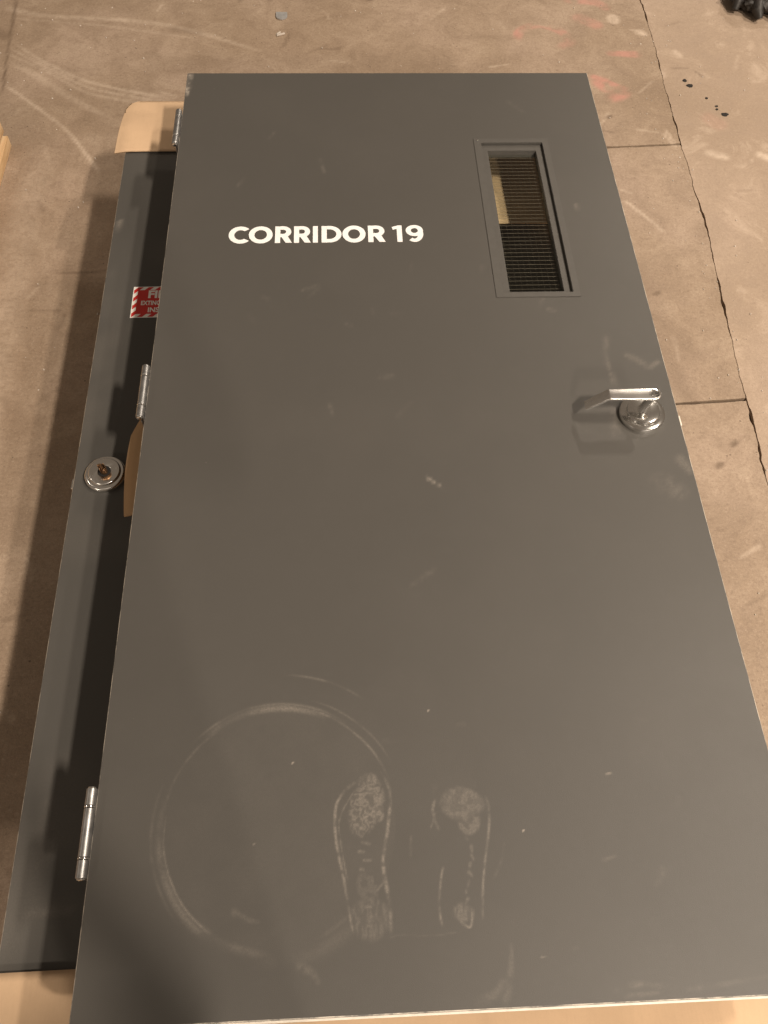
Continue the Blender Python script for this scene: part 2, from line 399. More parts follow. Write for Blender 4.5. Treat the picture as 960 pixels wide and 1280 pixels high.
# slab beyond the joint
s = np.concatenate([np.array([0, .004, .009, .016]), np.arange(.025, .75, .009), np.array([1.0, 2.0, 6.2])])[None, :]
X = crack_x(Yr) + wander(Yr) + rag(Yr, 3.0) + s; slab(X, Yr + 0 * s, 1.0)
# wide slab on the far side (hidden under the doors at its right-hand edge)
s = np.append(axis(-7, .5, -1.15, .5, .009), .53)[None, :]; Yl = axis(-7, 8, -.4, 3.7, .009)[:, None]
slab(s + 0 * Yl, Yl + 0 * s, 0.0)
# three slabs between the doors and the joint, divided by two saw cuts
def cut1(x): return 2.54 + .06 * (x - 1.59)
def cut2(x): return 1.421 + .052 * (x - 1.536)
for (lo, hi) in ((None, cut2), (cut2, cut1), (cut1, None)):
    xs = np.concatenate([np.arange(.5, 1.05, .012), np.arange(1.05, 1.56, .009)])
    t = np.linspace(0, 1, 270)[:, None]
    jl = .0036 + .0036 * vnoise(xs * 40, xs * 0 + 1.5); jh = .0030 + .0030 * vnoise(xs * 45, xs * 0 + 7.5)
    ylo = (lo(xs) + jl if lo else np.full(xs.shape, -.4)); yhi = (hi(xs) - jh if hi else np.full(xs.shape, 3.7))
    Y = ylo + (yhi - ylo) * t
    f = (xs - .5) / (xs[-1] - .5)
    X = .5 + (crack_x(Y) + wander(Y) - rag(Y, 9.0) - .5) * f
    slab(X, Y, 0.0)
    if lo is None or hi is None:      # plain continuation out of sight
        ya, yb = ((-7, -.4) if lo is None else (3.7, 8))
        yy = np.array([ya, yb])[:, None]; xx = np.array([.5, 1.0, 1.49])[None, :]
        slab(.5 + (crack_x(yy) + (wander(yy) - rag(yy, 9.0)) * (abs(yy) < 3.8) - .5) * (xx - .5) / .99, yy + 0 * xx, 0.0)

# ------------------------------------------------------------------ doors
W, L, T = 1.067, 2.134, .044
def door_panel(name, parent, mat, hole=None, dust=None, fine=True, W=W):
    b = .0014
    if fine:
        xs = np.concatenate([np.arange(b, .06, .006), np.arange(.06, .66, .0019), np.arange(.66, W - b, .007), [W - b]])
        ys = np.concatenate([np.arange(b, .50, .0019), np.arange(.50, L - b, .007), [L - b]])
    else:
        xs = np.linspace(b, W - b, 90); ys = np.linspace(b, L - b, 180)
    if hole:
        for h in hole[:2]: xs[np.argmin(abs(xs - h))] = h
        for h in hole[2:]: ys[np.argmin(abs(ys - h))] = h
    X, Y = np.meshgrid(xs, ys); nx, ny = len(xs), len(ys)
    V = np.stack([X, Y, 0 * X], -1).reshape(-1, 3)
    idx = np.arange(nx * ny).reshape(ny, nx)
    F = np.stack([idx[:-1, :-1], idx[:-1, 1:], idx[1:, 1:], idx[1:, :-1]], -1).reshape(-1, 4)
    if hole:
        cx = V[F].mean(1); F = F[~((cx[:, 0] > hole[0]) & (cx[:, 0] < hole[1]) & (cx[:, 1] > hole[2]) & (cx[:, 1] < hole[3]))]
    nf = len(F)
    bd = np.concatenate([idx[0, :], idx[1:, -1], idx[-1, -2::-1], idx[-2:0:-1, 0]]); nb = len(bd)
    P = V[bd]; j = np.arange(nb); j2 = (j + 1) % nb
    R1 = P.copy(); R1[:, 0] = np.where(P[:, 0] < b * 1.01, 0, np.where(P[:, 0] > W - b * 1.01, W, P[:, 0]))
    R1[:, 1] = np.where(P[:, 1] < b * 1.01, 0, np.where(P[:, 1] > L - b * 1.01, L, P[:, 1])); R1[:, 2] = -b
    R2 = R1.copy(); R2[:, 2] = -T
    o1 = len(V); o2 = o1 + nb
    F1 = np.stack([bd[j2], bd[j], o1 + j, o1 + j2], -1); F2 = np.stack([o1 + j2, o1 + j, o2 + j, o2 + j2], -1)
    V = np.vstack([V, R1, R2]); q = len(V)
    h = hole or (.5, .5001, 1, 1.0001)
    ext = [(0, 0, -T), (W, 0, -T), (W, L, -T), (0, L, -T), (h[0], h[2], -T), (h[1], h[2], -T), (h[1], h[3], -T), (h[0], h[3], -T),
           (h[0], h[2], 0), (h[1], h[2], 0), (h[1], h[3], 0), (h[0], h[3], 0)]
    V = np.vstack([V, np.array(ext)])
    F3 = [[q + a, q + 4 + a, q + 4 + (a + 1) % 4, q + (a + 1) % 4] for a in range(4)]
    if hole: F3 += [[q + 4 + a, q + 8 + a, q + 8 + (a + 1) % 4, q + 4 + (a + 1) % 4] for a in range(4)]
    F = np.vstack([F, F1, F2, np.array(F3)])
    me = bpy.data.meshes.new(name); me.vertices.add(len(V)); me.vertices.foreach_set('co', V.ravel())
    me.loops.add(F.size); me.loops.foreach_set('vertex_index', F.ravel().astype(np.int32))
    me.polygons.add(len(F)); me.polygons.foreach_set('loop_start', np.arange(0, F.size, 4, dtype=np.int32))
    mi = np.zeros(len(F), np.int32); mi[nf:nf + nb] = 1
    me.update(calc_edges=True); me.materials.append(mat); me.materials.append(M_EDGE)
    me.polygons.foreach_set('material_index', mi); me.polygons.foreach_set('use_smooth', [False] * len(F))
    d = np.zeros(len(V)); d[:nx * ny] = dust(X, Y).ravel() if dust else 0
    at = me.attributes.new('dust', 'FLOAT', 'POINT'); at.data.foreach_set('value', np.clip(d, 0, 1).astype(np.float32))
    o = bpy.data.objects.new(name, me); col.objects.link(o); o.parent = parent; return o

def upper_dust(X, Y):
    D = np.zeros(X.shape)
    n1 = fbm(X * 30, Y * 30, 4); n2 = fbm(X * 120, Y * 120, 3); n3 = fbm(X * 260, Y * 60, 3)
    def st(pts, w0, w1, a, soft=.95, nz=n2, lo=.25, hi=.6):
        nonlocal D; D = np.maximum(D, a * stroke_mask(X, Y, pts, w0 * 1.45, w1 * 1.45, soft) * (.25 + .75 * sstep(lo, hi, nz)) * (.45 + .75 * sstep(.36, .58, n1)))
    # ring left by a drum
    cx, cy = .278, .252
    r = np.hypot(X - cx, Y - cy); a = np.degrees(np.arctan2(Y - cy, X - cx)) % 360
    def arc(r0, wd, a0, a1, amp, fall=14, nz=n1):
        nonlocal D
        rr = r + .004 * (fbm(X * 9, Y * 9, 2) - .5)
        m = np.exp(-((rr - r0) / wd) ** 2) * sstep(a0 - fall, a0 + fall, a) * (1 - sstep(a1 - fall, a1 + fall, a))
        D = np.maximum(D, amp * m * (.25 + .75 * sstep(.3, .62, nz)))
    arc(.180, .0050, 72, 122, .42); arc(.187, .0022, 60, 130, .26); arc(.183, .0018, 20, 75, .34, 8); arc(.198, .0015, 30, 70, .20, 8)
    arc(.176, .0026, 120, 172, .14); arc(.178, .0055, 172, 236, .26); arc(.171, .0016, 176, 238, .42, 8); arc(.190, .0025, 165, 215, .16)
    arc(.172, .006, 232, 262, .24); arc(.236, .0016, 58, 84, .26, 6); arc(.180, .010, 268, 312, .09); arc(.165, .004, 285, 318, .09)
    D = np.maximum(D, .05 * (r < .18) * n1)
    st([(.215, .138), (.235, .126), (.258, .122)], .007, .003, .30, .95)
    st([(.31, .065), (.33, .055), (.34, .04)], .008, .004, .12, .95)
    # left shoe print: outline, ball of the foot, dotted middle, heel
    st([(.399, .312), (.380, .298), (.367, .274), (.367, .228), (.378, .172), (.386, .124), (.390, .10)], .0030, .0022, .42)
    st([(.401, .305), (.374, .262), (.374, .225), (.384, .165)], .0016, .0016, .25)
    st([(.437, .330), (.449, .305), (.452, .283), (.445, .237), (.437, .192), (.444, .138), (.444, .098)], .0026, .0034, .42)
    def patch(x0, y0, rx, ry, rot, amp, nz=n2, lo=.42, hi=.62, base=.28):
        nonlocal D
        u = (X - x0) * math.cos(rot) + (Y - y0) * math.sin(rot); v = -(X - x0) * math.sin(rot) + (Y - y0) * math.cos(rot)
        e = np.hypot(u / rx, v / ry) + .35 * (n1 - .5)
        D = np.maximum(D, amp * (1 - sstep(.70, 1.08, e)) * (base + (1 - base) * sstep(lo, hi, nz)))
    sw = np.abs(((fbm(X * 45, Y * 45, 3) * 7) % 1) - .5) * 2
    patch(.414, .275, .028, .044, -.35, .36, sw, .25, .8); patch(.417, .312, .018, .015, 0, .34, n3, .4, .6)
    patch(.432, .272, .010, .022, .2, .42, n2)
    st([(.388, .254), (.399, .252), (.425, .268), (.436, .285)], .0022, .003, .42)
    for k in range(11):
        yy = .236 - k * .0125; xx = .399 + .006 * (k % 2) + .001 * k
        st([(xx, yy), (xx + rng.uniform(.004, .012), yy - rng.uniform(.0, .008))], .0028, .0024, rng.uniform(.2, .42))
    patch(.415, .118, .030, .032, 0, .17, n3, .35, .65); patch(.413, .16, .016, .03, .2, .12)
    st([(.398, .135), (.43, .16), (.437, .17)], .002, .002, .24)
    st([(.442, .094), (.462, .097), (.50, .094), (.55, .098)], .0014, .001, .10)
    # right shoe print, fainter
    st([(.522, .282), (.517, .268), (.519, .250), (.525, .236)], .0026, .0022, .40); st([(.521, .262), (.512, .240)], .0018, .0018, .34)
    st([(.527, .185), (.523, .172), (.517, .135), (.519, .106)], .0018, .0024, .36)
    st([(.600, .285), (.604, .265), (.600, .231), (.589, .185), (.583, .15), (.579, .112)], .0026, .0018, .36)
    patch(.562, .274, .034, .026, 0, .27, n2, .35, .62, .45); patch(.572, .246, .018, .018, .3, .25, n2); patch(.552, .30, .04, .034, 0, .07, n1)
    for k in range(9):
        yy = .224 - k * .012; xx = .569 - .0016 * k + rng.uniform(-.005, .005); st([(xx, yy), (xx + rng.uniform(-.005, .005), yy - rng.uniform(.002, .009))], rng.uniform(.0016, .0034), .002, rng.uniform(.08, .34))
    patch(.553, .122, .018, .014, 0, .22, n3); st([(.545, .112), (.56, .103), (.565, .125)], .002, .002, .36)
    # smears elsewhere
    st([(.60, .165), (.615, .19), (.622, .215)], .003, .002, .10); st([(.478, .20), (.481, .23)], .003, .002, .14)
    st([(.76, .014), (.79, .022), (.83, .016)], .006, .004, .22); st([(.77, .008), (.82, .010)], .004, .003, .2)
    st([(.60, .008), (.612, .045), (.617, .08)], .008, .003, .12); st([(.56, .006), (.59, .02), (.60, .035)], .010, .004, .12)
    st([(.86, .012), (.93, .018), (1.02, .026)], .005, .003, .12)
    st([(.706, .070), (.713, .068)], .003, .002, .5); st([(.770, .185), (.79, .19)], .004, .002, .25)
    for (px, py) in ((.653, .23), (.299, .344), (.243, .227), (.658, .06), (.565, .853), (.52, .42), (.80, .31)):
        st([(px, py), (px + .0012, py + .001)], .0013, .0011, .9, .4, n2 * 0 + 1)
    st([(.548, .868), (.575, .846)], .004, .003, .30)
    # corner knocked pale near the top hinge, scratches by the lever
    st([(.003, 2.128), (.004, 2.09), (.003, 2.04)], .012, .008, .8, .9, n2, .4, .6)
    st([(.955, 1.21), (.945, 1.15), (.952, 1.08)], .008, .006, .14); st([(.99, 1.16), (1.03, 1.13)], .010, .006, .16); st([(1.03, 1.125), (1.055, 1.14)], .008, .005, .25)
    st([(.93, .96), (.94, 1.03)], .012, .010, .10); st([(1.0, .84), (1.03, .82)], .03, .02, .10); st([(1.045, .90), (1.06, .87)], .012, .01, .14)
    st([(.845, 1.29), (.852, 1.286)], .007, .006, .4); st([(.955, 1.62), (.96, 1.60)], .006, .006, .2)
    for k in range(26):
        px, py = rng.uniform(.05, 1.02), rng.uniform(.03, 2.05); an = rng.uniform(0, 6.28); ll = rng.uniform(.01, .06)
        st([(px, py), (px + ll * math.cos(an), py + ll * math.sin(an))], .005, .006, rng.uniform(.03, .10))
    D *= np.where(Y < .5, .62, 1.0)
    D = np.maximum(D, .010 * sstep(.45, .75, fbm(X * 5, Y * 5, 4)))
    return D

upper = empty('steel_door', (0, 0, ZU))
tag(upper, 'dark grey steel door lettered CORRIDOR 19, with narrow wired window and lever, lying on top', 'door', kind='thing')
HOLE = (.744, .911, 1.333, 1.851)
door_panel('panel', upper, M_PAINT, HOLE, upper_dust)
box_obj('bottom_strip', (.012, -.0035, -.040), (W - .012, -.0002, -.0006), M_CREAM, upper, .0008)  # thin cream strip along the bottom edge

# ---- lettering, outlines of a geometric bold
def poly_mesh(name, loops_list, mat, parent, z, thick=.0006):
    """each entry of loops_list is a list of loops (outer + holes); filled and raised a little"""
    cu = bpy.data.curves.new(name, 'CURVE'); cu.dimensions = '2D'; cu.fill_mode = 'BOTH'; cu.extrude = thick / 2
    obs = []
    verts = []; faces = []
    for li, loops in enumerate(loops_list):
        c = bpy.data.curves.new(name, 'CURVE'); c.dimensions = '2D'; c.fill_mode = 'BOTH'; c.extrude = thick / 2
        for lp in loops:
            sp = c.splines.new('POLY'); sp.points.add(len(lp) - 1); sp.use_cyclic_u = True
            for p, (x, y) in zip(sp.points, lp): p.co = (x, y, 0, 1)
        t = bpy.data.objects.new(name, c); col.objects.link(t)
        me = bpy.data.meshes.new_from_object(t.evaluated_get(bpy.context.evaluated_depsgraph_get()))
        b0 = len(verts)
        verts += [(v.co.x, v.co.y, v.co.z + z + thick / 2 + .0002 * li) for v in me.vertices]
        faces += [[b0 + i for i in p.vertices] for p in me.polygons]
        bpy.data.objects.remove(t); bpy.data.meshes.remove(me); bpy.data.curves.remove(c)
    bpy.data.curves.remove(cu)
    return mesh_obj(name, verts, faces, mat, parent)
def ell(cx, cy, rx, ry, a0=0, a1=360, n=56):
    return [(cx + rx * math.cos(math.radians(a0 + (a1 - a0) * k / n)), cy + ry * math.sin(math.radians(a0 + (a1 - a0) * k / n))) for k in range(n if a1 - a0 == 360 else n + 1)]
Y0, CH, SW = 1.5000, .0530, .0118
def rect(x0, y0, x1, y1): return [(x0, y0), (x1, y0), (x1, y1), (x0, y1)]
def let_O(x0, x1):
    cx, cy, rx, ry = (x0 + x1) / 2, Y0 + CH / 2, (x1 - x0) / 2, CH / 2 + .0008
    return [[ell(cx, cy, rx, ry), ell(cx, cy, rx - SW * 1.08, ry - SW * .98)[::-1]]]
def let_C(x0, x1):
    cx, cy, rx, ry = x0 + .0268, Y0 + CH / 2, .0268, CH / 2 + .0008
    return [[ell(cx, cy, rx, ry, 44, 316) + ell(cx, cy, rx - SW * 1.08, ry - SW * .98, 52, 308)[::-1]]]
def let_I(x0, x1): return [[rect(x0, Y0, x1, Y0 + CH)]]
def bowl(xs, y0, y1, xe):
    ry = (y1 - y0) / 2; cy = (y0 + y1) / 2; rx = min(ry * 1.05, xe - xs); sx = xe - rx
    o = [(xs, y0)] + ell(sx, cy, rx, ry, -90, 90, 28) + [(xs, y1)]
    i = [(xs, y1 - SW * .9)] + ell(sx, cy, rx - SW, ry - SW * .9, 90, -90, 28) + [(xs, y0 + SW * .9)]
    return o, i
def let_D(x0, x1):
    o, i = bowl(x0 + SW, Y0, Y0 + CH, x1); return [[rect(x0, Y0, x0 + SW, Y0 + CH)], [o + i]]
def let_R(x0, x1):
    ym = Y0 + CH * .34; o, i = bowl(x0 + SW, ym, Y0 + CH, x1 - .001)
    leg = [(x0 + .0125, ym + .004), (x1 - .0135, Y0), (x1 + .0005, Y0), (x1 - .0095, ym + .004)]
    return [[rect(x0, Y0, x0 + SW, Y0 + CH)], [o + i], [leg]]
def let_1(x0, x1):
    return [[[(x1 - SW, Y0), (x1, Y0), (x1, Y0 + CH), (x1 - .009, Y0 + CH), (x0, Y0 + CH - .005), (x0 + .002, Y0 + CH - .0135), (x1 - SW, Y0 + CH - .0105)]]]
def let_9(x0, x1):
    rx = (x1 - x0) / 2; cx = (x0 + x1) / 2; ry = .0178; cy = Y0 + CH - ry + .0008
    ring = [ell(cx, cy, rx, ry), ell(cx, cy, rx - SW, ry - SW * .82)[::-1]]
    oc = (cx - .0005, Y0 + CH * .49); orx, ory = rx + .0005, CH * .49 + .0008
    tail = ell(oc[0], oc[1], orx, ory, -128, 22, 28) + ell(oc[0], oc[1], orx - SW, ory - SW * .86, 22, -125, 28)
    return [ring, [tail]]
for f, x0, x1 in ((let_C, .1392, .1830), (let_O, .1849, .2390), (let_R, .2447, .2825), (let_R, .2877, .3255), (let_I, .3308, .3422), (let_D, .3507, .3964),
                  (let_O, .3985, .4515), (let_R, .4573, .4962), (let_1, .5125, .5356), (let_9, .5445, .5844)):
    poly_mesh('letter', f(x0, x1), M_VINYL, upper, .0002)

# ---- vision window
def annulus(bm, o, i, z0, z1):
    ox0, ox1, oy0, oy1 = o; ix0, ix1, iy0, iy1 = i
    ov = [(ox0, oy0), (ox1, oy0), (ox1, oy1), (ox0, oy1)]; iv = [(ix0, iy0), (ix1, iy0), (ix1, iy1), (ix0, iy1)]
    A = [bm.verts.new((*p, z1)) for p in ov]; B = [bm.verts.new((*p, z1)) for p in iv]
    C = [bm.verts.new((*p, z0)) for p in ov]; D = [bm.verts.new((*p, z0)) for p in iv]
    for k in range(4):
        j = (k + 1) % 4
        bm.faces.new((A[k], A[j], B[j], B[k])); bm.faces.new((C[j], C[k], D[k], D[j])); bm.faces.new((A[j], A[k], C[k], C[j])); bm.faces.new((B[k], B[j], D[j], D[k]))
bm = bmesh.new(); annulus(bm, (.732, .920, 1.325, 1.861), (.7505, .9045, 1.3395, 1.8445), -.0055, .0016)
bmesh.ops.bevel(bm, geom=bm.edges[:], offset=.0007, segments=2, affect='EDGES')
frame = bm_obj('window_frame', bm, M_FRAME, upper, True)
bm = bmesh.new(); annulus(bm, (.7480, .9070, 1.3370, 1.8470), (.766, .8875, 1.3485, 1.8235), -.026, -.0062)
bmesh.ops.bevel(bm, geom=bm.edges[:], offset=.0006, segments=2, affect='EDGES')
bm_obj('glazing_bead', bm, M_FRAME, frame, True)
box_obj('glass_pane', (.762, 1.3445, -.0235), (.8915, 1.8275, -.0175), M_GLASS, frame)
bm = bmesh.new()
k = 0
yy = 1.3565
while yy < 1.822: bm_box(bm, (.7625, yy, -.0207), (.891, yy + .00040, -.0203)); yy += .0127
xx = .7735
while xx < .886: bm_box(bm, (xx, 1.345, -.0202), (xx + .00010, 1.827, -.0200)); xx += .0127
tag(bm_obj('wire_mesh', bm, M_WIRE, frame), kind='stuff')
bm = bmesh.new(); lathe(bm, [(.0028, 0), (.0026, .0012), (.0012, .0018), (0, .0018)], .7415, 1.8525, .0022, 14); bm_obj('frame_screw', bm, M_CHROME, frame, True)

# ---- hinges
def hinge(parent, x, yc, roll):
    h = empty('hinge', (x, yc, .0060)); h.parent = parent
    R = .0079; half = .0635
    cuts = [-half, -half + .028, -half + .0305 + .0, half - .0305, half - .028, half]
    segs = [(-half, -.0385), (-.0345, .0345), (.0385, half)]
    for (a, b) in segs:
        bm = bmesh.new(); n = 24; rings = []
        for (yy, rr) in ((a, R - .0006), (a + .0006, R), (b - .0006, R), (b, R - .0006)):
            rings.append([(rr * math.cos(2 * math.pi * q / n), yy, rr * math.sin(2 * math.pi * q / n)) for q in range(n)])
        loft(bm, rings); bm_obj('knuckle', bm, M_STEEL, h, True)
    for c_ in (-.0365, .0365):
        bm = bmesh.new(); n = 24
        loft(bm, [[(rr * math.cos(2 * math.pi * q / n), c_ + yy, rr * math.sin(2 * math.pi * q / n)) for q in range(n)] for (yy, rr) in ((-.0016, R - .001), (-.0013, R + .0004), (.0013, R + .0004), (.0016, R - .001))])
        bm_obj('bearing_ring', bm, M_CHROME, h, True)
    for s_ in (-1, 1):
        bm = bmesh.new(); n = 20
        rings = [[(rr * math.cos(2 * math.pi * q / n), yy, rr * math.sin(2 * math.pi * q / n)) for q in range(n)] for (yy, rr) in
                 ((s_ * (half + .0002), .0056), (s_ * (half + .0022), .0054), (s_ * (half + .0034), .0030))]
        loft(bm, rings); bm_obj('pin_tip', bm, M_CHROME, h, True)
    box_obj('leaf', (.0042, -half, -.040), (.0066, half, -.002), M_STEEL, h, .0004)
    box_obj('leaf', (-.0005, -half, -.044), (.0022, half, -.003), M_STEEL, h, .0004)
    h.rotation_euler = (0, roll, 0)
    return h
for yc in (1.902, 1.080, .2525): hinge(upper, -.0072, yc, 0)

# ---- lever set on the upper door
CX, CY = .990, 1.0035
lv = empty('lever_handle', (CX, CY, 0)); lv.parent = upper
bm = bmesh.new()
lathe(bm, [(.0450, 0), (.0455, .002), (.0455, .0085), (.0445, .0108), (.0425, .0118), (.0345, .0128), (.0335, .0128), (.0330, .0165), (.0318, .0185), (.0295, .0193), (.012, .0198), (0, .0198)], 0, 0, 0, 96)
bm_obj('rosette', bm, M_CHROME, lv, True)
bm = bmesh.new(); rings = []
for k in range(13):
    t = k / 12; cx = -.004 + .011 * t ** 1.2; cy = .0 + .004 * t; z = .0195 + .0400 * t
    ra = .0062 + .0024 * abs(2 * t - 1) ** 2; rb = .0112 - .002 * math.sin(math.pi * t)
    rings.append([(cx + ra * math.cos(2 * math.pi * q / 28), cy + rb * math.sin(2 * math.pi * q / 28), z) for q in range(28)])
loft(bm, rings); bm_obj('neck', bm, M_SATIN, lv, True)
# blade: rounded at the cylinder end, runs to the hinge side, then returns down to the door
bm = bmesh.new(); rings = []
path = []
for k in range(9):       # round end
    a = math.pi / 2 * (1 - k / 8); path.append((.0075 + .0135 * math.sin(a), .0625, max(.0015, .0135 * math.cos(a)), 0.0))
for k in range(1, 9):    # straight blade
    t = k / 8; path.append((.0075 - .0875 * t, .0625 + .0005 * t, .0135 - .0015 * t, 0.0))
bend = 12
for k in range(1, bend + 1):
    a = math.radians(43) * k / bend; r = .006
    path.append((-.080 - r * math.sin(a), .0630 - r * (1 - math.cos(a)), .0120, a))
ex, ez = path[-1][0], path[-1][1]; a = math.radians(43)
for k in range(1, 6):
    t = k / 5; path.append((ex - .048 * t * math.cos(a), ez - .048 * t * math.sin(a), .0120 - .0014 * t, a))
for (x, z, hw, a) in path:
    sec = rrect(max(hw, .0012), .0028, min(.0011, hw * .8), 3)
    rings.append([(x - v * math.sin(a), .0045 + u, z + v * math.cos(a)) for (u, v) in sec])
loft(bm, rings); blade = bm_obj('lever', bm, M_SATIN, lv, True)
bm = bmesh.new(); lathe(bm, [(.0100, 0), (.0100, .0009), (.0094, .0014), (.0086, .0010), (.0082, .0001), (.0074, .0001), (.0072, .0008), (0, .0008)], .0080, .0045, .0652, 40); cyl = bm_obj('key_cylinder', bm, M_CHROME, lv, True)
box_obj('keyway', (.0085, .0033, .0656), (.0144, .0057, .0665), M_DARK, cyl)  # black block, the slot's shade given as colour
box_obj('keyway', (.0030, .0040, .0656), (.0050, .0050, .0663), M_DARK, cyl)
box_obj('latch_bolt', (1.0672, .985, -.030), (1.0755, 1.010, -.012), M_CREAM, upper, .002)
box_obj('latch_plate', (1.0671, .965, -.037), (1.0684, 1.030, -.006), M_CHROME, upper, .0004)

# ------------------------------------------------------------------ lower door
RZ = math.radians(0.55)
lower = empty('steel_door', (-.1790, .0406, ZL), RZ); lower.scale = (.974, .974, .974)
tag(lower, 'dark grey steel door lying underneath, with red sticker and lever missing from its lock', 'door', kind='thing')
def lower_dust(X, Y):
    D = .06 * sstep(.45, .75, fbm(X * 6, Y * 6, 4)); n2 = fbm(X * 60, Y * 60, 3)
    for pts, w0, a in (([(.03, .20), (.06, .23), (.05, .30)], .03, .10), ([(.02, .172), (.10, .171)], .003, .2), ([(.03, .12), (.11, .121)], .003, .16), ([(.012, 1.75), (.013, 1.79)], .003, .4), ([(.01, 1.45), (.013, 1.6)], .002, .3)):
        D = np.maximum(D, a * stroke_mask(X, Y, pts, w0) * (.4 + .6 * n2))
    return D
door_panel('panel', lower, M_PAINT_LOW, None, lower_dust, fine=False, W=1.172)
lock = empty('lock_rosette', (.070, .985, 0)); lock.parent = lower
bm = bmesh.new()
lathe(bm, [(.0450, 0), (.0455, .002), (.0455, .0075), (.0440, .0105), (.0415, .0125), (.0375, .0140), (.0355, .0142), (.0345, .0172), (.0325, .0190), (.0300, .0194), (.024, .0188), (.0150, .0180), (.0140, .0172), (.0138, .006), (0, .006)], 0, 0, 0, 96)
bm_obj('rosette', bm, M_TURNED, lock, True)
bm = bmesh.new(); lathe(bm, [(.0136, 0), (.0136, .0095), (0, .0095)], 0, 0, .0062, 32); bm_obj('hole_shade', bm, M_DARK, lock)  # black plug, the hole's inner shade given as colour
for (a0, r0, h, th) in ((2.4, .0080, .030, .0022), (.4, .0070, .024, .0018), (4.5, .0075, .020, .0018)):
    bm = bmesh.new(); rings = []
    for k in range(9):
        a = a0 + 1.7 * k / 8
        rings.append([(rr * math.cos(a), rr * math.sin(a), zz) for (rr, zz) in ((r0 - th, .016), (r0, .016), (r0, .016 + h * (.6 + .4 * math.sin(math.pi * k / 8))), (r0 - th, .016 + h * (.6 + .4 * math.sin(math.pi * k / 8))))])
    loft(bm, rings); bm_obj('spindle', bm, M_BRONZE, lock, True)
box_obj('spindle', (-.0030, -.0042, .016), (.0034, -.0018, .052), M_BRONZE, lock, .0005)
for (sx, sy) in ((.026, .008), (-.026, -.008)):
    bm = bmesh.new(); lathe(bm, [(.0028, 0), (.0026, .001), (0, .0014)], sx, sy, .0188, 14); bm_obj('screw', bm, M_CHROME, lock, True)
box_obj('latch_bolt', (-.008, .962, -.030), (-.0003, .986, -.012), M_CHROME, lower, .0015)

# ---- fire extinguisher sticker
SX0, SY0, SW_, SH = .0755, 1.4435, .126, .104
stk = mesh_obj('sticker', [(SX0, SY0, .0006), (SX0 + SW_, SY0, .0006), (SX0 + SW_, SY0 + SH, .0006), (SX0, SY0 + SH, .0006)], [(0, 1, 2, 3)], M_WHITE, lower)
def flat(name, polys, mat, z):
    vs, fs = [], []
    for p in polys: fs.append(list(range(len(vs), len(vs) + len(p)))); vs += [(x, y, z) for x, y in p]
    return mesh_obj(name, vs, fs, mat, stk)
bd = .012
flat('red_field', [rect(SX0 + bd, SY0 + bd, SX0 + SW_ - bd, SY0 + SH - bd)], M_RED, .0010)
bars = []
def clip_poly(p, box):
    x0, y0, x1, y1 = box
    for (ax, lim, sg) in ((0, x0, 1), (0, x1, -1), (1, y0, 1), (1, y1, -1)):
        q = []
        for a, b in zip(p, p[1:] + p[:1]):
            da, db = sg * (a[ax] - lim), sg * (b[ax] - lim)
            if da >= 0: q.append(a)
            if (da >= 0) != (db >= 0):
                t = da / (da - db); q.append((a[0] + t * (b[0] - a[0]), a[1] + t * (b[1] - a[1])))
        p = q
        if len(p) < 3: return None
    return p
e = .0022
regs = [(SX0 + e, SY0 + e, SX0 + bd, SY0 + SH - e), (SX0 + SW_ - bd, SY0 + e, SX0 + SW_ - e, SY0 + SH - e), (SX0 + bd, SY0 + e, SX0 + SW_ - bd, SY0 + bd), (SX0 + bd, SY0 + SH - bd, SX0 + SW_ - bd, SY0 + SH - e)]
for k in range(-6, 14):
    c0 = SX0 + k * .026 - .012
    band = [(c0, SY0), (c0 + .013, SY0), (c0 + .013 + SH, SY0 + SH), (c0 + SH, SY0 + SH)]
    for r in regs:
        p = clip_poly(band, r)
        if p: bars.append(p)
flat('hazard_stripe', bars, M_RED, .0010)
def text_obj(body, cx, cy, h, wmax, bold):
    c = bpy.data.curves.new('lettering', 'FONT'); c.body = body; c.align_x = 'CENTER'; c.align_y = 'BOTTOM_BASELINE'; c.size = 1.0; c.offset = bold
    t = bpy.data.objects.new('lettering', c); col.objects.link(t)
    me = bpy.data.meshes.new_from_object(t.evaluated_get(bpy.context.evaluated_depsgraph_get()))
    P = np.array([v.co[:] for v in me.vertices]); lo, hi = P.min(0), P.max(0)
    sx = wmax / (hi[0] - lo[0]); sy = h / (hi[1] - lo[1])
    vs = [(cx + (p[0] - (lo[0] + hi[0]) / 2) * sx, cy + (p[1] - lo[1]) * sy, .0014) for p in P]
    fs = [list(p.vertices) for p in me.polygons]
    bpy.data.objects.remove(t); bpy.data.meshes.remove(me); bpy.data.curves.remove(c)
    return mesh_obj('lettering', vs, fs, M_WHITE, stk)
mx = SX0 + SW_ / 2 + .007
text_obj('FIRE', mx, SY0 + .064, .0260, .062, .04); text_obj('EXTINGUISHER', mx, SY0 + .0405, .0150, .094, .03); text_obj('INSIDE', mx, SY0 + .0165, .0165, .056, .03)

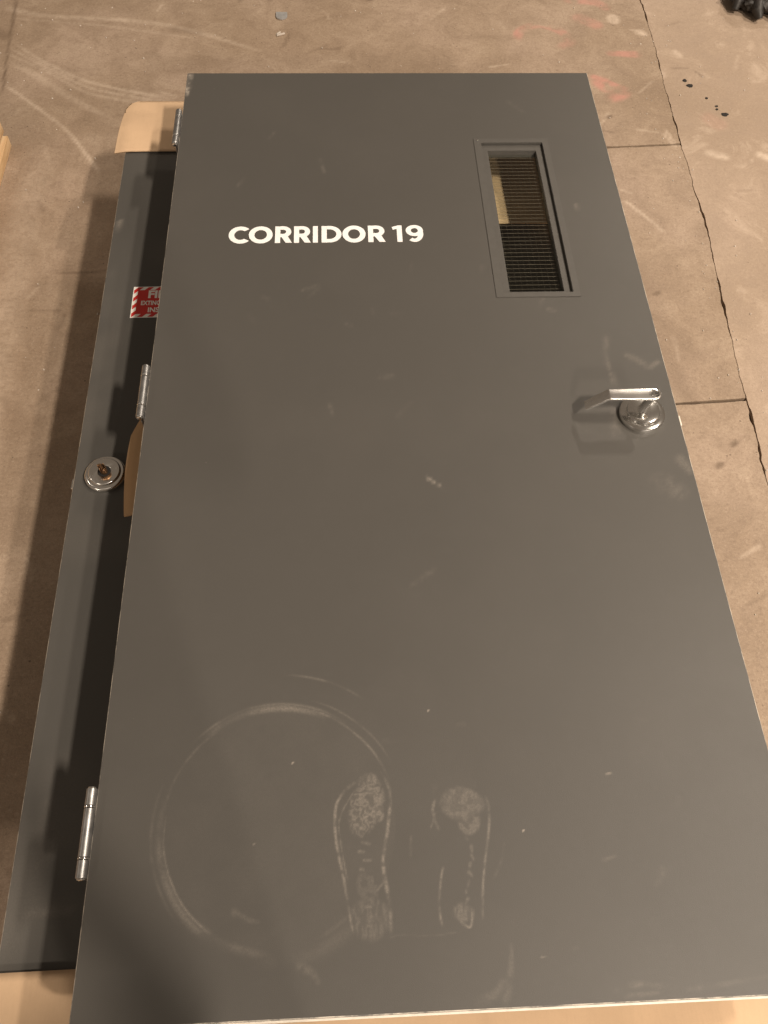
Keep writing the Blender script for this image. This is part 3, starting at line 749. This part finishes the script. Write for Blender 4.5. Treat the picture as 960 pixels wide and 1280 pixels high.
# ------------------------------------------------------------------ cardboard
def sheet(name, fn, nu, nv, th, mat, parent=None):
    V = [fn(u / nu, v / nv) for v in range(nv + 1) for u in range(nu + 1)]
    V = np.array(V, float); n = len(V); idx = np.arange(n).reshape(nv + 1, nu + 1)
    F = np.stack([idx[:-1, :-1], idx[:-1, 1:], idx[1:, 1:], idx[1:, :-1]], -1).reshape(-1, 4)
    B = V.copy(); B[:, 2] -= th
    bd_ = np.concatenate([idx[0, :], idx[1:, -1], idx[-1, -2::-1], idx[-2:0:-1, 0]]); j2 = np.roll(bd_, -1)
    F = np.vstack([F, F[:, ::-1] + n, np.stack([j2, bd_, bd_ + n, j2 + n], -1)])
    return mesh_obj(name, np.vstack([V, B]), F.tolist(), mat, parent, True)
# sheet folded over the far end of the lower door
def far_cap(u, v):
    x0 = -.243; x1 = .88
    x = x0 + (x1 - x0) * u ** 1.6; y = 2.103 + .236 * v
    rc = .045                                     # rounded far corner
    if x < x0 + rc and y > 2.339 - rc * 1.1:
        k = (y - (2.339 - rc * 1.1)) / (rc * 1.1); x = max(x, x0 + rc * (1 - math.sqrt(max(0, 1 - k * k))) * .8 + .010 * v)
    else: x = x + .010 * v * max(0, 1 - (x - x0) / .1)
    z = ZL + .0075 + .006 * math.sin(math.pi * min(1, v * 1.3)) * (1 - .4 * u) - .018 * max(0, v - .45) ** 2
    z -= .004 * math.exp(-((x + .243) / .02) ** 2)
    return (.399 + (x - .399) * .974, .064 + (y + .004 * math.sin(5 * u) * (1 - v) - .064) * .974, z)
o = sheet('cardboard_sheet', far_cap, 70, 24, .004, M_CARD); tag(o, 'tan cardboard sheet with rounded corner over the end of the lower door, by top hinge', 'cardboard')
def near_cap(u, v):
    x = -.36 + 1.72 * u; y = .0715 - .22 * v
    z = ZL + .0085 + .003 * math.sin(3 * u + 1) * v - .03 * max(0, v - .5) ** 2
    return (x, y + .003 * math.sin(7 * u), z)
o = sheet('cardboard_sheet', near_cap, 60, 16, .0045, M_CARD); tag(o, 'wide tan cardboard sheet sticking out past the bottom ends of both doors', 'cardboard')
# cardboard wedge poking out beside the lock
def mid_card(u, v):
    y = .846 + .245 * v
    xl = -.036 - .012 * math.sin(math.pi * (.15 + .75 * v)) + .020 * max(0, v - .75) * 3
    x = xl + (.30 - xl) * u
    return (x, y, ZU - .048 - .036 * (1 - u) ** 3 + .010 * math.sin(2.5 * v) * (1 - u) ** 2)
o = sheet('cardboard_sheet', mid_card, 20, 20, .004, M_CARD_SHADE); tag(o, 'narrow brown cardboard strip poking out between the doors beside the bare lock', 'cardboard')
def carton(x0, x1, y0, y1, z0, z1, label):
    r = empty('cardboard_box', ((x0 + x1) / 2, (y0 + y1) / 2, z0)); tag(r, label, 'box')
    hx, hy, h, t = (x1 - x0) / 2, (y1 - y0) / 2, z1 - z0, .004
    box_obj('side_panel', (-hx, -hy, 0), (-hx + t, hy, h - t), M_CARD_SHADE, r); box_obj('side_panel', (hx - t, -hy, 0), (hx, hy, h - t), M_CARD_SHADE, r)
    box_obj('end_panel', (-hx + t, -hy, 0), (hx - t, -hy + t, h - t), M_CARD_SHADE, r); box_obj('end_panel', (-hx + t, hy - t, 0), (hx - t, hy, h - t), M_CARD_SHADE, r)
    box_obj('flap', (-hx, -hy, h - t), (-.0008, hy, h), M_CARD_SHADE, r); box_obj('flap', (.0008, -hy, h - t), (hx, hy, h), M_CARD_SHADE, r)
    return r
def under_glass(u, v):
    x = .40 + .60 * u; y = 1.708 + .39 * v
    return (x, y + .003 * math.sin(9 * u), ZU - .132 - .008 * v + .004 * math.sin(4 * u) * (1 - v))
o = sheet('cardboard_sheet', under_glass, 24, 16, .004, M_CARD); tag(o, 'brown cardboard sheet seen through the wired glass of the upper door', 'cardboard')
carton(.10, .62, .30, 1.30, ZL + .001, ZU - T - .0005, 'brown cardboard box packed between the doors, hidden under the grey panel')
for yy in (.35, 1.10, 1.85):
    o = box_obj('timber_bearer', (-.10, yy - .05, .0), (.80, yy + .05, ZL - T - .0005), M_WOOD, None, .003); tag(o, 'timber bearer on the floor underneath the stacked doors', 'timber', 'bearers under the doors')

# ------------------------------------------------------------------ pallet beside the doors
pal = empty('wooden_pallet', (-.72, 2.547, 0)); tag(pal, 'pale timber pallet edge lying on the concrete beside the chalky drag marks', 'pallet')
box_obj('bottom_board', (-.10, -1.25, 0), (0, 0, .038), M_WOOD, pal, .002)
box_obj('bottom_board', (-.62, -1.25, 0), (-.52, 0, .038), M_WOOD, pal, .002)
for (x, y) in ((-.09, -.12), (-.09, -1.2), (-.61, -.12), (-.61, -1.2), (-.09, -.66), (-.61, -.66)):
    box_obj('block', (x, y, .0385), (x + .06, y + .09, .056), M_WOOD, pal, .001)
box_obj('stringer', (-.105, -1.25, .0565), (-.004, -.002, .132), M_WOOD, pal, .002)
box_obj('stringer', (-.62, -1.25, .0565), (-.53, -.002, .132), M_WOOD, pal, .002)
for k in range(6):
    y = -.12 - k * .22; box_obj('deck_board', (-.625, y, .1325), (-.010, y + .10, .152), M_WOOD, pal, .002)

# ------------------------------------------------------------------ litter on the floor
bm = bmesh.new()
prof = [(-.022, .020), (.022, .020)] + [(.022 * math.cos(math.radians(a)), -.004 + .022 * math.sin(math.radians(a))) for a in range(0, -181, -15)]
top = [bm.verts.new((x, y, .0045 + .002 * (y > .01))) for x, y in prof]; bot = [bm.verts.new((x, y, .0015 + .002 * (y > .01))) for x, y in prof]
bm.faces.new(top); bm.faces.new(bot[::-1])
for k in range(len(prof)): j = (k + 1) % len(prof); bm.faces.new((top[j], top[k], bot[k], bot[j]))
o = bm_obj('metal_tab', bm, M_TIN); o.location = (.181, 3.315, 0); o.rotation_euler = (0, .03, .03); tag(o, 'small flat grey metal tab with one rounded end on bare concrete', 'metal tab')
chip = empty('wood_chip', (.18, 3.19, 0)); tag(chip, 'two tiny pale wood splinters lying crossed near the grey metal tab', 'wood chip')
for (x, y, rz, l) in ((0, 0, .45, .034), (-.008, .008, .9, .020)):
    b_ = box_obj('splinter', (-l / 2, -.0035, .001), (l / 2, .0035, .006), M_GRIT, chip, .001); b_.location = (x, y, 0); b_.rotation_euler = (0, 0, rz)
def blob(name, x, y, rx, ry, h, mat, rz=0.0, seed=0):
    bm = bmesh.new(); bmesh.ops.create_icosphere(bm, subdivisions=2, radius=1.0); r_ = random.Random(seed); ph = [r_.uniform(0, 6.28) for _ in range(4)]
    for v in bm.verts:
        a = math.atan2(v.co.y, v.co.x); k = 1 + .14 * math.sin(2 * a + ph[0]) + .10 * math.sin(3 * a + ph[1]) + .05 * math.sin(5 * a + ph[2])
        v.co = Vector((v.co.x * rx * k, v.co.y * ry * k, max(0, v.co.z) * h))
    o = bm_obj(name, bm, mat, None, True); o.location = (x, y, .0008); o.rotation_euler = (0, 0, rz); return o
for i, (x, y, rx, ry, rz, lb) in enumerate(((1.706, 2.872, .014, .010, -.3, 'larger oval black tar spot of a close pair on the pale slab'), (1.694, 2.903, .008, .010, .4, 'smaller black tar spot of a close pair on the pale slab'),
                                            (1.797, 2.702, .014, .011, -.3, 'oval black tar spot beyond a trail of tiny black dots'))):
    tag(blob('tar_spot', x, y, rx, ry, .002, M_TAR, rz, i), lb, 'tar spot')
for i, (x, y) in enumerate(((1.775, 2.732), (1.778, 2.750), (1.752, 2.797))):
    tag(blob('tar_dot', x, y, .006, .006, .0015, M_TAR, 0, 20 + i), 'tiny black tar dot in the trail on the pale slab', 'tar dot', 'trail of tar dots')
# crumpled dark thing with a wire loop at the far corner
rag_ = empty('crumpled_glove', (2.10, 3.40, 0)); tag(rag_, 'crumpled black glove with a wire loop on the pale slab', 'glove')
bm = bmesh.new(); bmesh.ops.create_icosphere(bm, subdivisions=5, radius=1.0)
P = np.array([v.co[:] for v in bm.verts])
nn = fbm(P[:, 0] * 2.2 + 9, P[:, 1] * 2.2 + P[:, 2] * 1.7 + 9, 4) + .6 * np.abs(fbm(P[:, 0] * 5 + P[:, 2] * 3 + 30, P[:, 1] * 5 + 30, 3) - .5)
for v, q in zip(bm.verts, nn):
    k = .62 + .7 * q; v.co = Vector((v.co.x * .115 * k, v.co.y * .10 * k, max(-.9, v.co.z) * .058 * k + .047))
bm_obj('body', bm, M_GLOVE, rag_, True)
for (dx, dy, a) in ((-.075, -.03, 3.6), (-.03, -.075, 4.5), (.045, -.08, 5.0)):
    bm = bmesh.new(); tube(bm, [(dx, dy, .05), (dx + .03 * math.cos(a), dy + .03 * math.sin(a), .04), (dx + .05 * math.cos(a + .3), dy + .05 * math.sin(a + .3), .018)], [.026, .022, .012], 10); bm_obj('finger', bm, M_GLOVE, rag_, True)
bm = bmesh.new(); tube(bm, [(-.085 + .045 * math.cos(t), .015 + .055 * math.sin(t), .02 + .012 * math.sin(t * 2)) for t in np.linspace(.6, 5.9, 30)], .0035, 8); bm_obj('wire_loop', bm, M_GLOVE, rag_, True)
# loose grit, nobody could count it
gv, gf = [], []
for k in range(420):
    x, y = rng.uniform(-.95, 2.25), rng.uniform(.3, 3.5)
    if k < 90: x = crack_x(y) + rng.normal(0, .05)
    r_ = rng.uniform(.0012, .0035) * (1.6 if rng.random() < .06 else 1); b0 = len(gv)
    pts = [(math.cos(a) * r_ * rng.uniform(.6, 1.2), math.sin(a) * r_ * rng.uniform(.6, 1.2)) for a in np.linspace(0, 5.03, 5)]
    gv += [(x + px, y + py, .0006) for px, py in pts] + [(x + px * .6, y + py * .6, r_ * 1.1) for px, py in pts]
    gf += [[b0 + q, b0 + (q + 1) % 5, b0 + 5 + (q + 1) % 5, b0 + 5 + q] for q in range(5)] + [[b0 + 5 + q for q in range(5)]]
o = mesh_obj('grit', gv, gf, M_GRIT); tag(o, 'loose pale grit scattered over the concrete floor', 'grit', None, 'stuff')

# ------------------------------------------------------------------ the one who takes the picture, standing at the foot of the doors
M_CLOTH = plain('dark_work_clothes', (.05, .055, .07), .9, 0, .25, 60, .2)
bw = [((0.320, -.46, .98), .150), ((0.320, -.46, 1.16), .145), ((0.330, -.43, 1.34), .150), ((0.370, -.38, 1.50), .060), ((.385, -.31, 1.63), .085), ((.390, -.27, 1.74), .075),
      ((0.145, -.43, 1.43), .060), ((0.155, -.29, 1.24), .045), ((.270, -.10, 1.62), .034), ((.300, -.02, 1.70), .030),
      ((0.515, -.43, 1.43), .060), ((0.620, -.29, 1.26), .045), ((.530, -.10, 1.62), .034), ((.500, -.02, 1.70), .030),
      ((0.225, -.46, .90), .090), ((0.215, -.43, .50), .062), ((0.210, -.46, .09), .045), ((0.200, -.33, .040), .036),
      ((0.415, -.46, .90), .090), ((0.425, -.43, .50), .062), ((0.430, -.46, .09), .045), ((0.440, -.33, .040), .036)]
ed = [(0, 1), (1, 2), (2, 3), (3, 4), (4, 5), (2, 6), (6, 7), (7, 8), (8, 9), (2, 10), (10, 11), (11, 12), (12, 13), (0, 14), (14, 15), (15, 16), (16, 17), (0, 18), (18, 19), (19, 20), (20, 21)]
me = bpy.data.meshes.new('person'); me.from_pydata([b[0] for b in bw], ed, []); me.materials.append(M_CLOTH)
person = bpy.data.objects.new('person', me); col.objects.link(person)
person.modifiers.new('skin', 'SKIN'); person.modifiers.new('sub', 'SUBSURF').render_levels = 2
for v, b in zip(me.skin_vertices[0].data, bw): v.radius = (b[1], b[1])
me.skin_vertices[0].data[0].use_root = True
tag(person, 'person in dark work clothes standing at the bottom end of the doors', 'person')
